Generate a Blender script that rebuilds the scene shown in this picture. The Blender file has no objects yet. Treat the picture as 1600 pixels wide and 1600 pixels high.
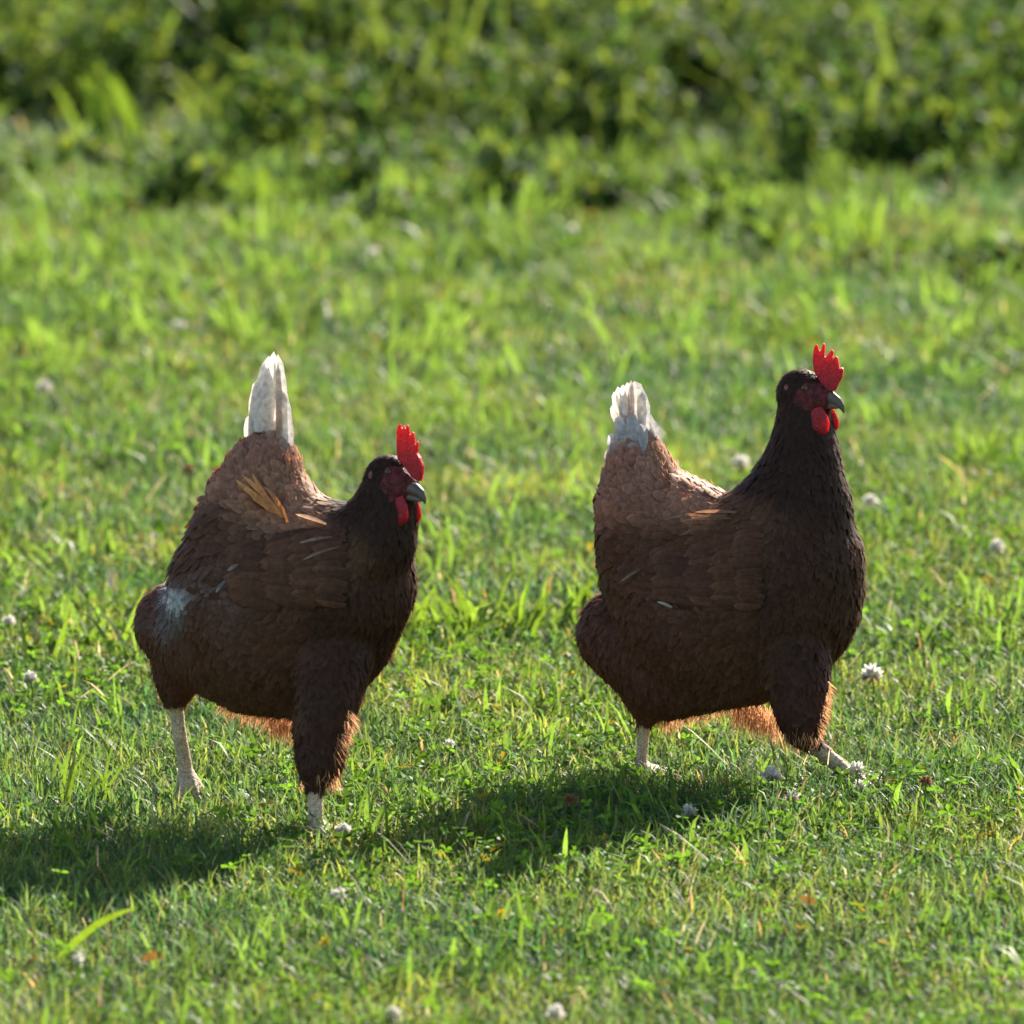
import bpy, bmesh, math, random
import numpy as np
from mathutils import Vector, Matrix, noise
from mathutils.bvhtree import BVHTree
random.seed(7)
rng = np.random.default_rng(11)
scene = bpy.context.scene
C = scene.collection

# ---------------------------------------------------------------- camera
PITCH = math.radians(8.0)
FPX = 16500.0                      # focal length in photograph pixels (1600 wide)
FWD = np.array([0, math.cos(PITCH), -math.sin(PITCH)])
UP = np.array([0, math.sin(PITCH), math.cos(PITCH)])
RT = np.array([1.0, 0, 0])
_r0 = FWD - (460 / FPX) * UP
CAM = -11.0 * _r0 / np.linalg.norm(_r0)

cd = bpy.data.cameras.new('camera')
cam = bpy.data.objects.new('camera', cd)
C.objects.link(cam)
cam.location = CAM
cam.rotation_euler = (math.pi / 2 - PITCH, 0, 0)
cd.sensor_width = 36
cd.lens = 36 * FPX / 1600
cd.clip_start = 0.1
cd.clip_end = 3000
cd.dof.use_dof = True
cd.dof.focus_distance = 11.02
cd.dof.aperture_fstop = 8.3
cd.dof.aperture_blades = 0
scene.camera = cam

# ---------------------------------------------------------------- light
SUN_DIR = Vector((0.82, 1.52, 1.0)).normalized()   # towards the sun: behind the hens, to the right
elev = math.asin(SUN_DIR.z)
azim = math.atan2(SUN_DIR.x, SUN_DIR.y)
w = bpy.data.worlds.new("World")
scene.world = w
w.use_nodes = True
nt = w.node_tree
bg = nt.nodes['Background']
sky = nt.nodes.new('ShaderNodeTexSky')
sky.sky_type = 'NISHITA'
sky.sun_disc = False
sky.sun_elevation = elev
sky.sun_rotation = azim
nt.links.new(sky.outputs[0], bg.inputs[0])
bg.inputs[1].default_value = 0.08
sl = bpy.data.lights.new('sun', 'SUN')
sl.energy = 4.6
sl.angle = math.radians(0.5)
sl.color = (1.0, 0.91, 0.76)
so = bpy.data.objects.new('sun', sl)
so.rotation_euler = SUN_DIR.to_track_quat('Z', 'Y').to_euler()
C.objects.link(so)
scene.view_settings.view_transform = 'Standard'
scene.view_settings.look = 'None'
scene.view_settings.gamma = 1
scene.view_settings.exposure = 1.6
scene.cycles.max_bounces = 10
scene.cycles.diffuse_bounces = 5
scene.cycles.transmission_bounces = 8
scene.cycles.transparent_max_bounces = 6

# ---------------------------------------------------------------- photo geometry
def ray(px, py):
    return FWD + ((px - 800) / FPX) * RT + ((800 - py) / FPX) * UP
def W(px, py, Y):
    r = ray(px, py)
    return CAM + r * ((Y - CAM[1]) / r[1])
def G(px, py):
    r = ray(px, py)
    return CAM + r * (-CAM[2] / r[2])
def PX(P):
    d = np.asarray(P) - CAM
    z = d @ FWD
    return 800 + FPX * (d @ RT) / z, 800 - FPX * (d @ UP) / z

# ---------------------------------------------------------------- helpers
def tag(o, label=None, cat=None, group=None, kind=None):
    if label: o['label'] = label
    if cat: o['category'] = cat
    if group: o['group'] = group
    if kind: o['kind'] = kind
    return o
def empty(name, loc, label, cat, group=None):
    o = bpy.data.objects.new(name, None)
    o.empty_display_size = 0.05
    o.location = loc
    C.objects.link(o)
    return tag(o, label, cat, group)
def mesh_np(name, V, F4, F3, col=None, smooth=True):
    """V (n,3); F4 (a,4) ; F3 (b,3); col (n,3)"""
    me = bpy.data.meshes.new(name)
    V = np.ascontiguousarray(V, dtype=np.float32)
    F4 = np.asarray(F4, dtype=np.int32).reshape(-1, 4)
    F3 = np.asarray(F3, dtype=np.int32).reshape(-1, 3)
    me.vertices.add(len(V))
    me.vertices.foreach_set('co', V.ravel())
    loops = np.concatenate([F4.ravel(), F3.ravel()])
    me.loops.add(len(loops))
    me.loops.foreach_set('vertex_index', loops)
    n4, n3 = len(F4), len(F3)
    me.polygons.add(n4 + n3)
    start = np.concatenate([np.arange(n4) * 4, n4 * 4 + np.arange(n3) * 3]).astype(np.int32)
    me.polygons.foreach_set('loop_start', start)
    me.polygons.foreach_set('use_smooth', np.full(n4 + n3, smooth))
    me.update(calc_edges=True)
    me.validate()
    if col is not None:
        a = me.color_attributes.new('pigment', 'FLOAT_COLOR', 'POINT')
        c4 = np.ones((len(V), 4), dtype=np.float32)
        c4[:, :3] = col
        a.data.foreach_set('color', c4.ravel())
    return me
def link(name, me, mats, parent=None, origin=None):
    if origin is not None:
        me.transform(Matrix.Translation(-Vector(origin)))
    o = bpy.data.objects.new(name, me)
    for m in (mats if isinstance(mats, (list, tuple)) else [mats]):
        me.materials.append(m)
    C.objects.link(o)
    if parent is not None:
        o.parent = parent
    return o
def snoise(x, y, s, seed=0.0):
    return np.array([noise.noise((a * s + seed, b * s - seed, seed * 1.7)) for a, b in zip(x, y)])
def gridnoise(x0, x1, y0, y1, s, seed, n=140):
    gx = np.linspace(x0, x1, n); gy = np.linspace(y0, y1, n)
    T = np.array([[noise.noise((a * s + seed, b * s - seed, seed * 1.7)) +
                   0.5 * noise.noise((a * s * 2.1 + seed, b * s * 2.1, seed)) for a in gx] for b in gy])
    def f(x, y):
        u = np.clip((x - x0) / (x1 - x0) * (n - 1), 0, n - 1.001)
        v = np.clip((y - y0) / (y1 - y0) * (n - 1), 0, n - 1.001)
        i = u.astype(int); j = v.astype(int); fu = u - i; fv = v - j
        return (T[j, i] * (1 - fu) * (1 - fv) + T[j, i + 1] * fu * (1 - fv) + T[j + 1, i] * (1 - fu) * fv + T[j + 1, i + 1] * fu * fv)
    return f

# ---------------------------------------------------------------- materials
def new_mat(name):
    m = bpy.data.materials.new(name)
    m.use_nodes = True
    n = m.node_tree
    for x in list(n.nodes): n.nodes.remove(x)
    out = n.nodes.new('ShaderNodeOutputMaterial')
    return m, n, out
def leaf_mat(name, trans=0.5, tcol=(2.2, 1.9, 0.7), rough=0.42, spec=0.5):
    m, n, out = new_mat(name)
    at = n.nodes.new('ShaderNodeAttribute'); at.attribute_name = 'pigment'
    tc = n.nodes.new('ShaderNodeNewGeometry')
    nz = n.nodes.new('ShaderNodeTexNoise'); nz.inputs['Scale'].default_value = 180; nz.inputs['Detail'].default_value = 3
    n.links.new(tc.outputs['Position'], nz.inputs['Vector'])
    mr = n.nodes.new('ShaderNodeMapRange'); mr.inputs['From Min'].default_value = .3; mr.inputs['From Max'].default_value = .7
    mr.inputs['To Min'].default_value = .75; mr.inputs['To Max'].default_value = 1.25
    n.links.new(nz.outputs['Fac'], mr.inputs['Value'])
    vm = n.nodes.new('ShaderNodeVectorMath'); vm.operation = 'SCALE'
    n.links.new(at.outputs['Color'], vm.inputs[0]); n.links.new(mr.outputs[0], vm.inputs['Scale'])
    p = n.nodes.new('ShaderNodeBsdfPrincipled')
    p.inputs['Roughness'].default_value = rough
    p.inputs['Specular IOR Level'].default_value = spec
    n.links.new(vm.outputs[0], p.inputs['Base Color'])
    v2 = n.nodes.new('ShaderNodeVectorMath'); v2.operation = 'MULTIPLY'
    v2.inputs[1].default_value = tcol
    n.links.new(vm.outputs[0], v2.inputs[0])
    t = n.nodes.new('ShaderNodeBsdfTranslucent')
    n.links.new(v2.outputs[0], t.inputs['Color'])
    mx = n.nodes.new('ShaderNodeMixShader'); mx.inputs[0].default_value = trans
    n.links.new(p.outputs[0], mx.inputs[1]); n.links.new(t.outputs[0], mx.inputs[2])
    n.links.new(mx.outputs[0], out.inputs[0])
    return m
def plain_mat(name, col, rough=0.5, spec=0.4, sss=0.0, rad=(.01, .004, .002), nscale=300, namp=.25, bump=0.0):
    m, n, out = new_mat(name)
    p = n.nodes.new('ShaderNodeBsdfPrincipled')
    g = n.nodes.new('ShaderNodeNewGeometry')
    nz = n.nodes.new('ShaderNodeTexNoise'); nz.inputs['Scale'].default_value = nscale; nz.inputs['Detail'].default_value = 4
    n.links.new(g.outputs['Position'], nz.inputs['Vector'])
    r = n.nodes.new('ShaderNodeValToRGB')
    r.color_ramp.elements[0].position = .3; r.color_ramp.elements[1].position = .7
    r.color_ramp.elements[0].color = tuple(c * (1 - namp) for c in col) + (1,)
    r.color_ramp.elements[1].color = tuple(min(1, c * (1 + namp)) for c in col) + (1,)
    n.links.new(nz.outputs['Fac'], r.inputs[0])
    n.links.new(r.outputs[0], p.inputs['Base Color'])
    p.inputs['Roughness'].default_value = rough
    p.inputs['Specular IOR Level'].default_value = spec
    if sss:
        p.inputs['Subsurface Weight'].default_value = sss
        p.inputs['Subsurface Radius'].default_value = rad
        p.inputs['Subsurface Scale'].default_value = 1.0
    if bump:
        b = n.nodes.new('ShaderNodeBump'); b.inputs['Strength'].default_value = bump; b.inputs['Distance'].default_value = .001
        n.links.new(nz.outputs['Fac'], b.inputs['Height']); n.links.new(b.outputs[0], p.inputs['Normal'])
    n.links.new(p.outputs[0], out.inputs[0])
    return m
M = {}
M['grass'] = leaf_mat('grass_blade', .58, (2.1, 1.75, 1.5), .50, .28)
M['clover'] = leaf_mat('clover_leaf', .5, (2.2, 1.8, .7), .55, .14)
M['weed'] = leaf_mat('weed_leaf', .46, (2.3, 1.8, .9), .6, .10)
M['feather'] = leaf_mat('feather', .28, (2.0, 1.6, 1.3), .6, .22)
M['tail'] = leaf_mat('tail_feather', .38, (1.0, 1.0, 1.0), .6, .25)
M['fluff'] = leaf_mat('down', .6, (1.5, 1.3, 1.1), .8, .1)
M['petal'] = leaf_mat('petal', .5, (1.1, 1.1, 1.1), .7, .2)
M['skin'] = leaf_mat('body_skin', .0, (1, 1, 1), .6, .3)
def scale_skin():
    m = M['skin']; n = m.node_tree
    p = [x for x in n.nodes if x.type == 'BSDF_PRINCIPLED'][0]
    g = n.nodes.new('ShaderNodeNewGeometry')
    v = n.nodes.new('ShaderNodeTexVoronoi'); v.feature = 'DISTANCE_TO_EDGE'; v.inputs['Scale'].default_value = 330
    n.links.new(g.outputs['Position'], v.inputs['Vector'])
    r = n.nodes.new('ShaderNodeMapRange'); r.inputs['From Max'].default_value = .18; r.inputs['To Min'].default_value = .55; r.inputs['To Max'].default_value = 1.05
    n.links.new(v.outputs['Distance'], r.inputs['Value'])
    src = p.inputs['Base Color'].links[0].from_socket
    sc = n.nodes.new('ShaderNodeVectorMath'); sc.operation = 'SCALE'
    n.links.new(src, sc.inputs[0]); n.links.new(r.outputs[0], sc.inputs['Scale']); n.links.new(sc.outputs[0], p.inputs['Base Color'])
    b = n.nodes.new('ShaderNodeBump'); b.inputs['Strength'].default_value = .7; b.inputs['Distance'].default_value = .0008
    n.links.new(r.outputs[0], b.inputs['Height']); n.links.new(b.outputs[0], p.inputs['Normal'])
scale_skin()
M['comb'] = plain_mat('comb_flesh', (.36, .010, .018), .46, .35, .7, (.011, .0012, .0012), 420, .38, .9)
M['beak'] = plain_mat('beak_horn', (.13, .095, .075), .42, .35, 0, nscale=150)
M['eye'] = plain_mat('eye_ball', (.10, .035, .01), .08, .7, 0)
M['pupil'] = plain_mat('eye_pupil', (.004, .004, .004), .05, .8, 0)
M['soil'] = plain_mat('soil', (.035, .032, .015), .95, .1, 0, nscale=9, namp=.5)
M['stem'] = plain_mat('stem_green', (.09, .14, .03), .5, .3, 0)
M['lobe'] = plain_mat('ear_skin', (.24, .09, .075), .5, .3, .3, (.004, .001, .001))
M['yellow'] = leaf_mat('yellow_petal', .4, (1.2, 1, .5), .6, .2)

# ---------------------------------------------------------------- ground
def ground_z(x, y):
    """gentle undulation that only starts well away from the hens"""
    return 0.0
gm = bpy.data.meshes.new('ground')
gb = bmesh.new()
bmesh.ops.create_grid(gb, x_segments=60, y_segments=60, size=1500)
gb.to_mesh(gm); gb.free()
def ground_mat():
    m, n, out = new_mat('lawn_soil')
    p = n.nodes.new('ShaderNodeBsdfPrincipled'); p.inputs['Roughness'].default_value = .95; p.inputs['Specular IOR Level'].default_value = .1
    g = n.nodes.new('ShaderNodeNewGeometry')
    nz = n.nodes.new('ShaderNodeTexNoise'); nz.inputs['Scale'].default_value = 14; nz.inputs['Detail'].default_value = 8
    n.links.new(g.outputs['Position'], nz.inputs['Vector'])
    r = n.nodes.new('ShaderNodeValToRGB')
    r.color_ramp.elements[0].position = .35; r.color_ramp.elements[0].color = (.030, .050, .014, 1)
    r.color_ramp.elements[1].position = .68; r.color_ramp.elements[1].color = (.075, .120, .030, 1)
    n.links.new(nz.outputs['Fac'], r.inputs[0]); n.links.new(r.outputs[0], p.inputs['Base Color'])
    n.links.new(p.outputs[0], out.inputs[0])
    return m
go = link('ground', gm, ground_mat())
tag(go, 'flat lawn soil under the grass', kind='structure')

# ---------------------------------------------------------------- grass
GRX0, GRX1, GRY0, GRY1 = -4, 4, -3, 16
n_big = gridnoise(GRX0, GRX1, GRY0, GRY1, 1.3, 3.1)
n_mid = gridnoise(GRX0, GRX1, GRY0, GRY1, 4.5, 8.3, 260)
n_tone = gridnoise(GRX0, GRX1, GRY0, GRY1, 3.0, 21.7, 220)
n_hgt = gridnoise(GRX0, GRX1, GRY0, GRY1, 2.2, 33.3, 220)

def halfw(y):
    return 0.0485 * (y + 10.85)
def scatter(n, y0, y1, inner=True, extra=1.0):
    y = rng.uniform(y0, y1, n * 2)
    if inner:
        wmax = halfw(y1) * 1.12 + .05
        x = rng.uniform(-wmax, wmax, n * 2)
        k = np.abs(x) < halfw(y) * 1.10 + .04
    else:
        x = rng.uniform(-3.2, 3.2, n * 2)
        k = (np.abs(x) >= halfw(y) * 1.10 + .04) & (np.abs(x) < halfw(y) * 1.3 + 1.1 * extra)
    return x[k][:n], y[k][:n]

def make_blades(x, y, L, Wd, lean, curve, col, az=None, z0=None, tipcol=None, face=None):
    n = len(x)
    if az is None: az = rng.uniform(0, 2 * np.pi, n)
    if z0 is None: z0 = np.full(n, -0.002)
    if face is None: face = az + np.pi / 2 + rng.normal(0, .5, n)
    dx, dy = np.cos(az), np.sin(az)
    wx, wy = np.cos(face), np.sin(face)
    ts = [0, .34, .68, 1.0]
    ws = [.7, 1.0, .8, 0]
    V = np.zeros((n, 7, 3)); Cc = np.zeros((n, 7, 3))
    k = 0
    for t, wv in zip(ts, ws):
        h = lean * (.75 + .25 * t) + curve * t * t
        ang_h = np.sin(np.clip(h, 0, 1.5)) * t * L
        ang_v = np.cos(np.clip(h, 0, 1.75)) * t * L
        cx, cy, cz = x + dx * ang_h, y + dy * ang_h, z0 + np.maximum(ang_v, .003 + .0 * ang_v)
        base = .45 + .55 * min(1, t * 1.6)
        cc = col * 1.0 if tipcol is None else col * (1 - t) + tipcol * t
        # one colour along the blade unless tipcol is given
        if t < 1:
            for s in (-1, 1):
                V[:, k, 0] = cx + s * wx * Wd * wv / 2
                V[:, k, 1] = cy + s * wy * Wd * wv / 2
                V[:, k, 2] = cz
                Cc[:, k] = cc
                k += 1
        else:
            V[:, k] = np.stack([cx, cy, cz], 1); Cc[:, k] = cc
    b = (np.arange(n) * 7)[:, None]
    F4 = np.concatenate([b + np.array([0, 1, 3, 2]), b + np.array([2, 3, 5, 4])])
    F3 = b + np.array([4, 5, 6])
    return V.reshape(-1, 3), F4, F3, Cc.reshape(-1, 3)

def merge(parts):
    Vs, F4s, F3s, Cs, off = [], [], [], [], 0
    for V, F4, F3, c in parts:
        Vs.append(V); Cs.append(c)
        F4s.append(np.asarray(F4).reshape(-1, 4) + off); F3s.append(np.asarray(F3).reshape(-1, 3) + off)
        off += len(V)
    return np.concatenate(Vs), np.concatenate(F4s), np.concatenate(F3s), np.concatenate(Cs)

GREENS = np.array([[.062, .135, .030], [.046, .120, .038], [.085, .150, .030], [.056, .112, .048], [.100, .162, .036]])
STRAW = np.array([[.26, .21, .09], [.20, .19, .08], [.20, .14, .06], [.28, .28, .16]])
def grass_cols(x, y, n, straw=.07, yellow=0.0):
    c = GREENS[rng.integers(0, len(GREENS), n)] * rng.uniform(.75, 1.3, (n, 1))
    t = n_tone(x, y)[:, None]
    c = c * (1 + .40 * t) * np.concatenate([1 + .40 * t, np.ones_like(t), 1 - .3 * t], 1)
    m = n_mid(x * 1.7, y * .9)[:, None]; c = c * (1 + .25 * m)
    c = c * np.array([1.08, 1.0, .88])
    c = c * (1 - yellow) + yellow * np.array([.13, .17, .03])
    s = rng.random(n) < straw * (1 + 1.2 * np.clip(n_big(x, y), -.6, 1.5))
    c[s] = STRAW[rng.integers(0, len(STRAW), s.sum())] * rng.uniform(.7, 1.2, (s.sum(), 1))
    return np.clip(c, .004, .8)

parts = []
# (y0, y1, count, inner, mean length, width)
for y0, y1, cnt, inner, Lm, Wm in (
    (-1.7, 0.9, 85000, True, .034, .0022),
    (0.9, 3.4, 85000, True, .034, .0026),
    (3.4, 6.4, 70000, True, .038, .0034),
    (6.4, 10.5, 22000, True, .045, .0055),
    (-2.2, 4.0, 46000, False, .034, .0034),
    (4.0, 11.0, 26000, False, .055, .0060),
    (10.5, 15.5, 9000, True, .09, .010),
):
    x, y = scatter(cnt, y0, y1, inner)
    n = len(x)
    hm = 1 + .40 * n_hgt(x, y) + .25 * n_mid(x, y)
    L = Lm * np.clip(hm, .45, 2.2) * rng.uniform(.55, 1.35, n)
    Wd = Wm * rng.uniform(.55, 1.45, n)
    lean = np.abs(rng.normal(.45, .38, n)); curve = np.abs(rng.normal(.35, .35, n))
    parts.append(make_blades(x, y, L, Wd, lean, curve, grass_cols(x, y, n, .035)))
# thinner cover over the rest of the field, wider blades the farther out
for cnt, x0, x1, y0, y1, Lm, Wm in ((120000, -6, 6, -5, 9, .042, .0050), (50000, -12, 12, 9, 26, .09, .014)):
    x = rng.uniform(x0, x1, cnt * 2); y = rng.uniform(y0, y1, cnt * 2)
    k = (np.abs(x) > halfw(y) * 1.3 + .75) | (y > 12.5) | (y < -1.9)
    x, y = x[k][:cnt], y[k][:cnt]; n = len(x)
    parts.append(make_blades(x, y, Lm * rng.uniform(.6, 1.4, n), Wm * rng.uniform(.6, 1.4, n), np.abs(rng.normal(.5, .35, n)), np.abs(rng.normal(.35, .35, n)), grass_cols(x, y, n, .05)))
# broader, longer, brighter blades standing in loose groups
gx, gy = scatter(420, -1.6, 6.0, True)
gx2, gy2 = scatter(160, -1.6, 6.0, False)
gx, gy = np.concatenate([gx, gx2]), np.concatenate([gy, gy2])
rep = rng.integers(4, 16, len(gx))
bx = np.repeat(gx, rep) + rng.normal(0, .022, rep.sum()); by = np.repeat(gy, rep) + rng.normal(0, .03, rep.sum())
n = len(bx)
parts.append(make_blades(bx, by, rng.uniform(.035, .075, n) * (1 + .05 * np.clip(by, 0, 6)), rng.uniform(.0035, .0065, n), np.abs(rng.normal(.3, .25, n)),
                         np.abs(rng.normal(.45, .3, n)), np.clip(np.array([.085, .17, .022]) * rng.uniform(.7, 1.3, (n, 1)), 0, 1)))
# coarse tussocks on the far half of the lawn
for y0, y1, cnt, inner, Lr, Wr in ((1.0, 3.6, 150, True, (.04, .070), (.0045, .008)), (3.4, 6.8, 210, True, (.05, .10), (.006, .012)), (3.0, 7, 260, False, (.05, .12), (.007, .014))):
    gx, gy = scatter(cnt, y0, y1, inner)
    k = n_big(gx, gy) + rng.normal(0, .35, len(gx)) > -.05
    gx, gy = gx[k], gy[k]
    rep = rng.integers(5, 18, len(gx))
    bx = np.repeat(gx, rep) + rng.normal(0, .025, rep.sum()); by = np.repeat(gy, rep) + rng.normal(0, .035, rep.sum())
    n = len(bx); tone = np.repeat(rng.uniform(.6, 1.3, len(gx)), rep)[:, None]
    az = np.repeat(rng.uniform(0, 6.28, len(gx)), rep) + rng.normal(0, .9, n)
    parts.append(make_blades(bx, by, rng.uniform(*Lr, n), rng.uniform(*Wr, n), np.abs(rng.normal(.25, .25, n)), np.abs(rng.normal(.4, .3, n)),
                 np.clip(np.array([.080, .150, .024]) * tone * rng.uniform(.8, 1.2, (n, 1)), 0, 1), az=az, face=rng.normal(0, .7, n)))
# long fallen straws
x, y = scatter(700, -1.7, 7, True); n = len(x)
parts.append(make_blades(x, y, rng.uniform(.03, .08, n), rng.uniform(.0009, .0020, n), rng.uniform(.8, 1.4, n), rng.uniform(0, .04, n),
                         np.array([.40, .34, .22]) * rng.uniform(.6, 1.1, (n, 1)), z0=rng.uniform(.006, .025, n)))
V, F4, F3, cc = merge(parts)
lawn = link('grass', mesh_np('grass', V, F4, F3, cc), M['grass'])
tag(lawn, 'short sunlit green lawn grass with dry blades', 'grass', kind='stuff')

# clover: leaflets on short stalks, in patches
def leaflets(cx, cy, cz, r, nrm_t, nrm_a, col, kite=1.0):
    """one bent leaflet per entry: 6 verts"""
    n = len(cx)
    a = rng.uniform(0, 2 * np.pi, n) if nrm_a is None else nrm_a
    N = np.stack([np.sin(nrm_t) * np.cos(a), np.sin(nrm_t) * np.sin(a), np.cos(nrm_t)], 1)
    A = np.stack([np.cos(a), np.sin(a), np.zeros(n)], 1)
    A = A - N * (A * N).sum(1, keepdims=True); A /= np.linalg.norm(A, axis=1, keepdims=True) + 1e-9
    B = np.cross(N, A)
    ph = rng.uniform(0, 2 * np.pi, n)
    A, B = A * np.cos(ph)[:, None] + B * np.sin(ph)[:, None], -A * np.sin(ph)[:, None] + B * np.cos(ph)[:, None]
    return A, B, N
def clover(x, y, h, r, col):
    n = len(x)
    tilt = np.abs(rng.normal(.45, .35, n)); az = rng.uniform(0, 2 * np.pi, n)
    A, B, N = leaflets(x, y, h, r, tilt, az, col)
    cen = np.stack([x, y, h], 1)
    Vs = []; Cs = []
    for k in range(3):
        th = k * 2 * np.pi / 3
        D = A * math.cos(th) + B * math.sin(th)
        S = -A * math.sin(th) + B * math.cos(th)
        up = N * (r * .22)[:, None]
        R = r[:, None]
        pts = [cen, cen + D * R * .45 + S * R * .38 + up, cen + D * R * .95 + S * R * .40 + up, cen + D * R * .92,
               cen + D * R * .95 - S * R * .40 + up, cen + D * R * .45 - S * R * .38 + up]
        Vs.append(np.stack(pts, 1))
        Cs.append(np.repeat(col[:, None], 6, 1))
    V = np.concatenate(Vs, 1).reshape(-1, 3); Cc = np.concatenate(Cs, 1).reshape(-1, 3)
    b = (np.arange(n * 3) * 6)[:, None]
    F4 = np.concatenate([b + np.array([0, 1, 2, 3]), b + np.array([0, 3, 4, 5])])
    return V, F4, np.zeros((0, 3), int), Cc
parts = []
for y0, y1, cnt, inner in ((-1.7, 1.2, 9000, True), (1.2, 6.0, 9000, True), (-2.0, 6, 5000, False)):
    x, y = scatter(cnt, y0, y1, inner)
    k = n_big(x * 1.3 + .3, y) + .5 * n_mid(x, y) + rng.normal(0, .25, len(x)) > -.02
    x, y = x[k], y[k]; n = len(x)
    h = rng.uniform(.010, .034, n) * (1 + .4 * n_hgt(x, y)); r = rng.uniform(.0045, .0105, n)
    col = np.array([.060, .145, .022]) * rng.uniform(.6, 1.5, (n, 1)) * np.array([1, 1, 1])
    ye = rng.random(n) < .03; col[ye] = np.array([.19, .17, .03]) * rng.uniform(.6, 1.2, (ye.sum(), 1))
    parts.append(clover(x, y, h, r, col))
V, F4, F3, cc = merge(parts)
tag(link('clover_leaves', mesh_np('clover_leaves', V, F4, F3, cc, False), M['clover']), 'small three part clover leaves spread through the lawn', 'clover', kind='stuff')

# tall leafy weeds at the back: stems with drooping broad leaves
def leaf_strip(P, D, Sd, L, Wd, droop, col):
    """broad leaf: P root (n,3), D unit direction, Sd unit side vector"""
    n = len(P)
    ts = [0, .22, .5, .78, 1]; ws = [.15, .8, 1.0, .62, 0]
    V = np.zeros((n, 9, 3)); k = 0
    for t, wv in zip(ts, ws):
        c = P + D * (L * t)[:, None]
        c[:, 2] -= droop * L * t * t
        if t < 1:
            for s in (-1, 1):
                V[:, k] = c + s * Sd * (Wd * wv / 2)[:, None]
                V[:, k, 2] += Wd * wv * .12
                k += 1
        else: V[:, k] = c
    b = (np.arange(n) * 9)[:, None]
    F4 = np.concatenate([b + np.array([0, 1, 3, 2]), b + np.array([2, 3, 5, 4]), b + np.array([4, 5, 7, 6])])
    return V.reshape(-1, 3), F4, b + np.array([6, 7, 8]), np.repeat(col[:, None], 9, 1).reshape(-1, 3)
def weeds(sx, sy, H, nl, Lr, Wr):
    """stems at (sx,sy) of height H with nl leaves each"""
    rep = np.full(len(sx), nl)
    X = np.repeat(sx, rep); Y = np.repeat(sy, rep); HH = np.repeat(H, rep)
    n = len(X)
    t = rng.uniform(.03, 1.0, n) ** .75
    az = rng.uniform(0, 2 * np.pi, n); el = rng.uniform(.2, 1.35, n)
    lx = np.repeat(rng.normal(0, .18, len(sx)), rep); ly = np.repeat(rng.normal(0, .18, len(sx)), rep)
    P = np.stack([X + lx * t * HH, Y + ly * t * HH, t * HH], 1)
    D = np.stack([np.cos(az) * np.cos(el), np.sin(az) * np.cos(el), np.sin(el)], 1)
    Sd = np.stack([-np.sin(az), np.cos(az), rng.normal(0, .5, n)], 1); Sd /= np.linalg.norm(Sd, axis=1, keepdims=True)
    tone = rng.uniform(.6, 1.35, (n, 1))
    col = np.where(rng.random((n, 1)) < .3, np.array([[.100, .160, .028]]), np.array([[.040, .095, .028]])) * tone
    return leaf_strip(P, D, Sd, rng.uniform(*Lr, n), rng.uniform(*Wr, n), rng.uniform(0, .6, n), col)
parts = []
for y0, y1, cnt, inner in ((4.0, 13.0, 1150, True), (4.6, 13.0, 900, False)):
    cx, cy = scatter(cnt, y0, y1, inner, 2.0)
    ramp = np.clip((cy - 4.35 + .25 * n_big(cx * 1.3, cy * 0 + 2)) / 2.8, 0, 1)
    k = rng.random(len(cx)) < ramp ** 1.3 * np.clip(.55 + 1.4 * n_mid(cx * 1.7, cy * .8), .25, 1)
    cx, cy, ramp = cx[k], cy[k], ramp[k]
    rep = rng.integers(7, 22, len(cx))
    rad = np.repeat(rng.uniform(.025, .085, len(cx)), rep)
    Hc = np.repeat((.035 + .20 * ramp ** 1.4) * rng.uniform(.4, 1.3, len(cx)), rep)
    x = np.repeat(cx, rep) + rng.normal(0, 1, rep.sum()) * rad; y = np.repeat(cy, rep) + rng.normal(0, 1, rep.sum()) * rad
    H = Hc * rng.uniform(.6, 1.15, len(x))
    leafy = np.repeat(rng.random(len(cx)) < .80, rep)
    parts.append(weeds(x[leafy], y[leafy], H[leafy], 15, (.018, .044), (.010, .024)))
    sel = rng.random(len(x)) < .5
    x, y, H = x[sel], y[sel], H[sel]
    n = len(x)
    parts.append(make_blades(x, y, H * rng.uniform(.7, 1.5, n) + .02, rng.uniform(.007, .019, n), np.abs(rng.normal(.18, .18, n)), np.abs(rng.normal(.40, .35, n)),
                             np.array([.070, .122, .030]) * rng.uniform(.45, 1.45, (n, 1)), face=rng.normal(0, .8, n)))
V, F4, F3, cc = merge(parts)
tag(link('weeds', mesh_np('weeds', V, F4, F3, cc), M['weed']), 'tall leafy weeds and coarse grass behind the lawn', 'weeds', kind='stuff')

# ---------------------------------------------------------------- single plants
def local_mesh(name, partsl, mat, parent, origin):
    V, F4, F3, cc = merge(partsl)
    return link(name, mesh_np(name, V, F4, F3, cc), mat, parent, origin)
def tuft(px, py, label, nb, spread, Lr, Wr, lean=.3, group='tufts of broad grass'):
    g = G(px, py)
    n = nb
    x = g[0] + np.clip(rng.normal(0, spread, n), -1.5 * spread, 1.5 * spread); y = g[1] + np.clip(rng.normal(0, spread * .8, n), -1.2 * spread, 1.2 * spread)
    p = make_blades(x, y, rng.uniform(*Lr, n), rng.uniform(*Wr, n), np.abs(rng.normal(lean, .2, n)), np.abs(rng.normal(.3, .25, n)),
                    np.array([.090, .175, .028]) * rng.uniform(.65, 1.25, (n, 1)), face=rng.normal(0, .6, n))
    V, F4, F3, cc = p
    o = link('grass_tuft', mesh_np('grass_tuft', V, F4, F3, cc), M['weed'], None, (g[0], g[1], 0))
    o.location = (g[0], g[1], 0)
    return tag(o, label, 'grass tuft', group)
tuft(735, 1012, 'broad bladed bright grass tuft standing between the two hens', 46, .045, (.045, .095), (.006, .011))
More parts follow.
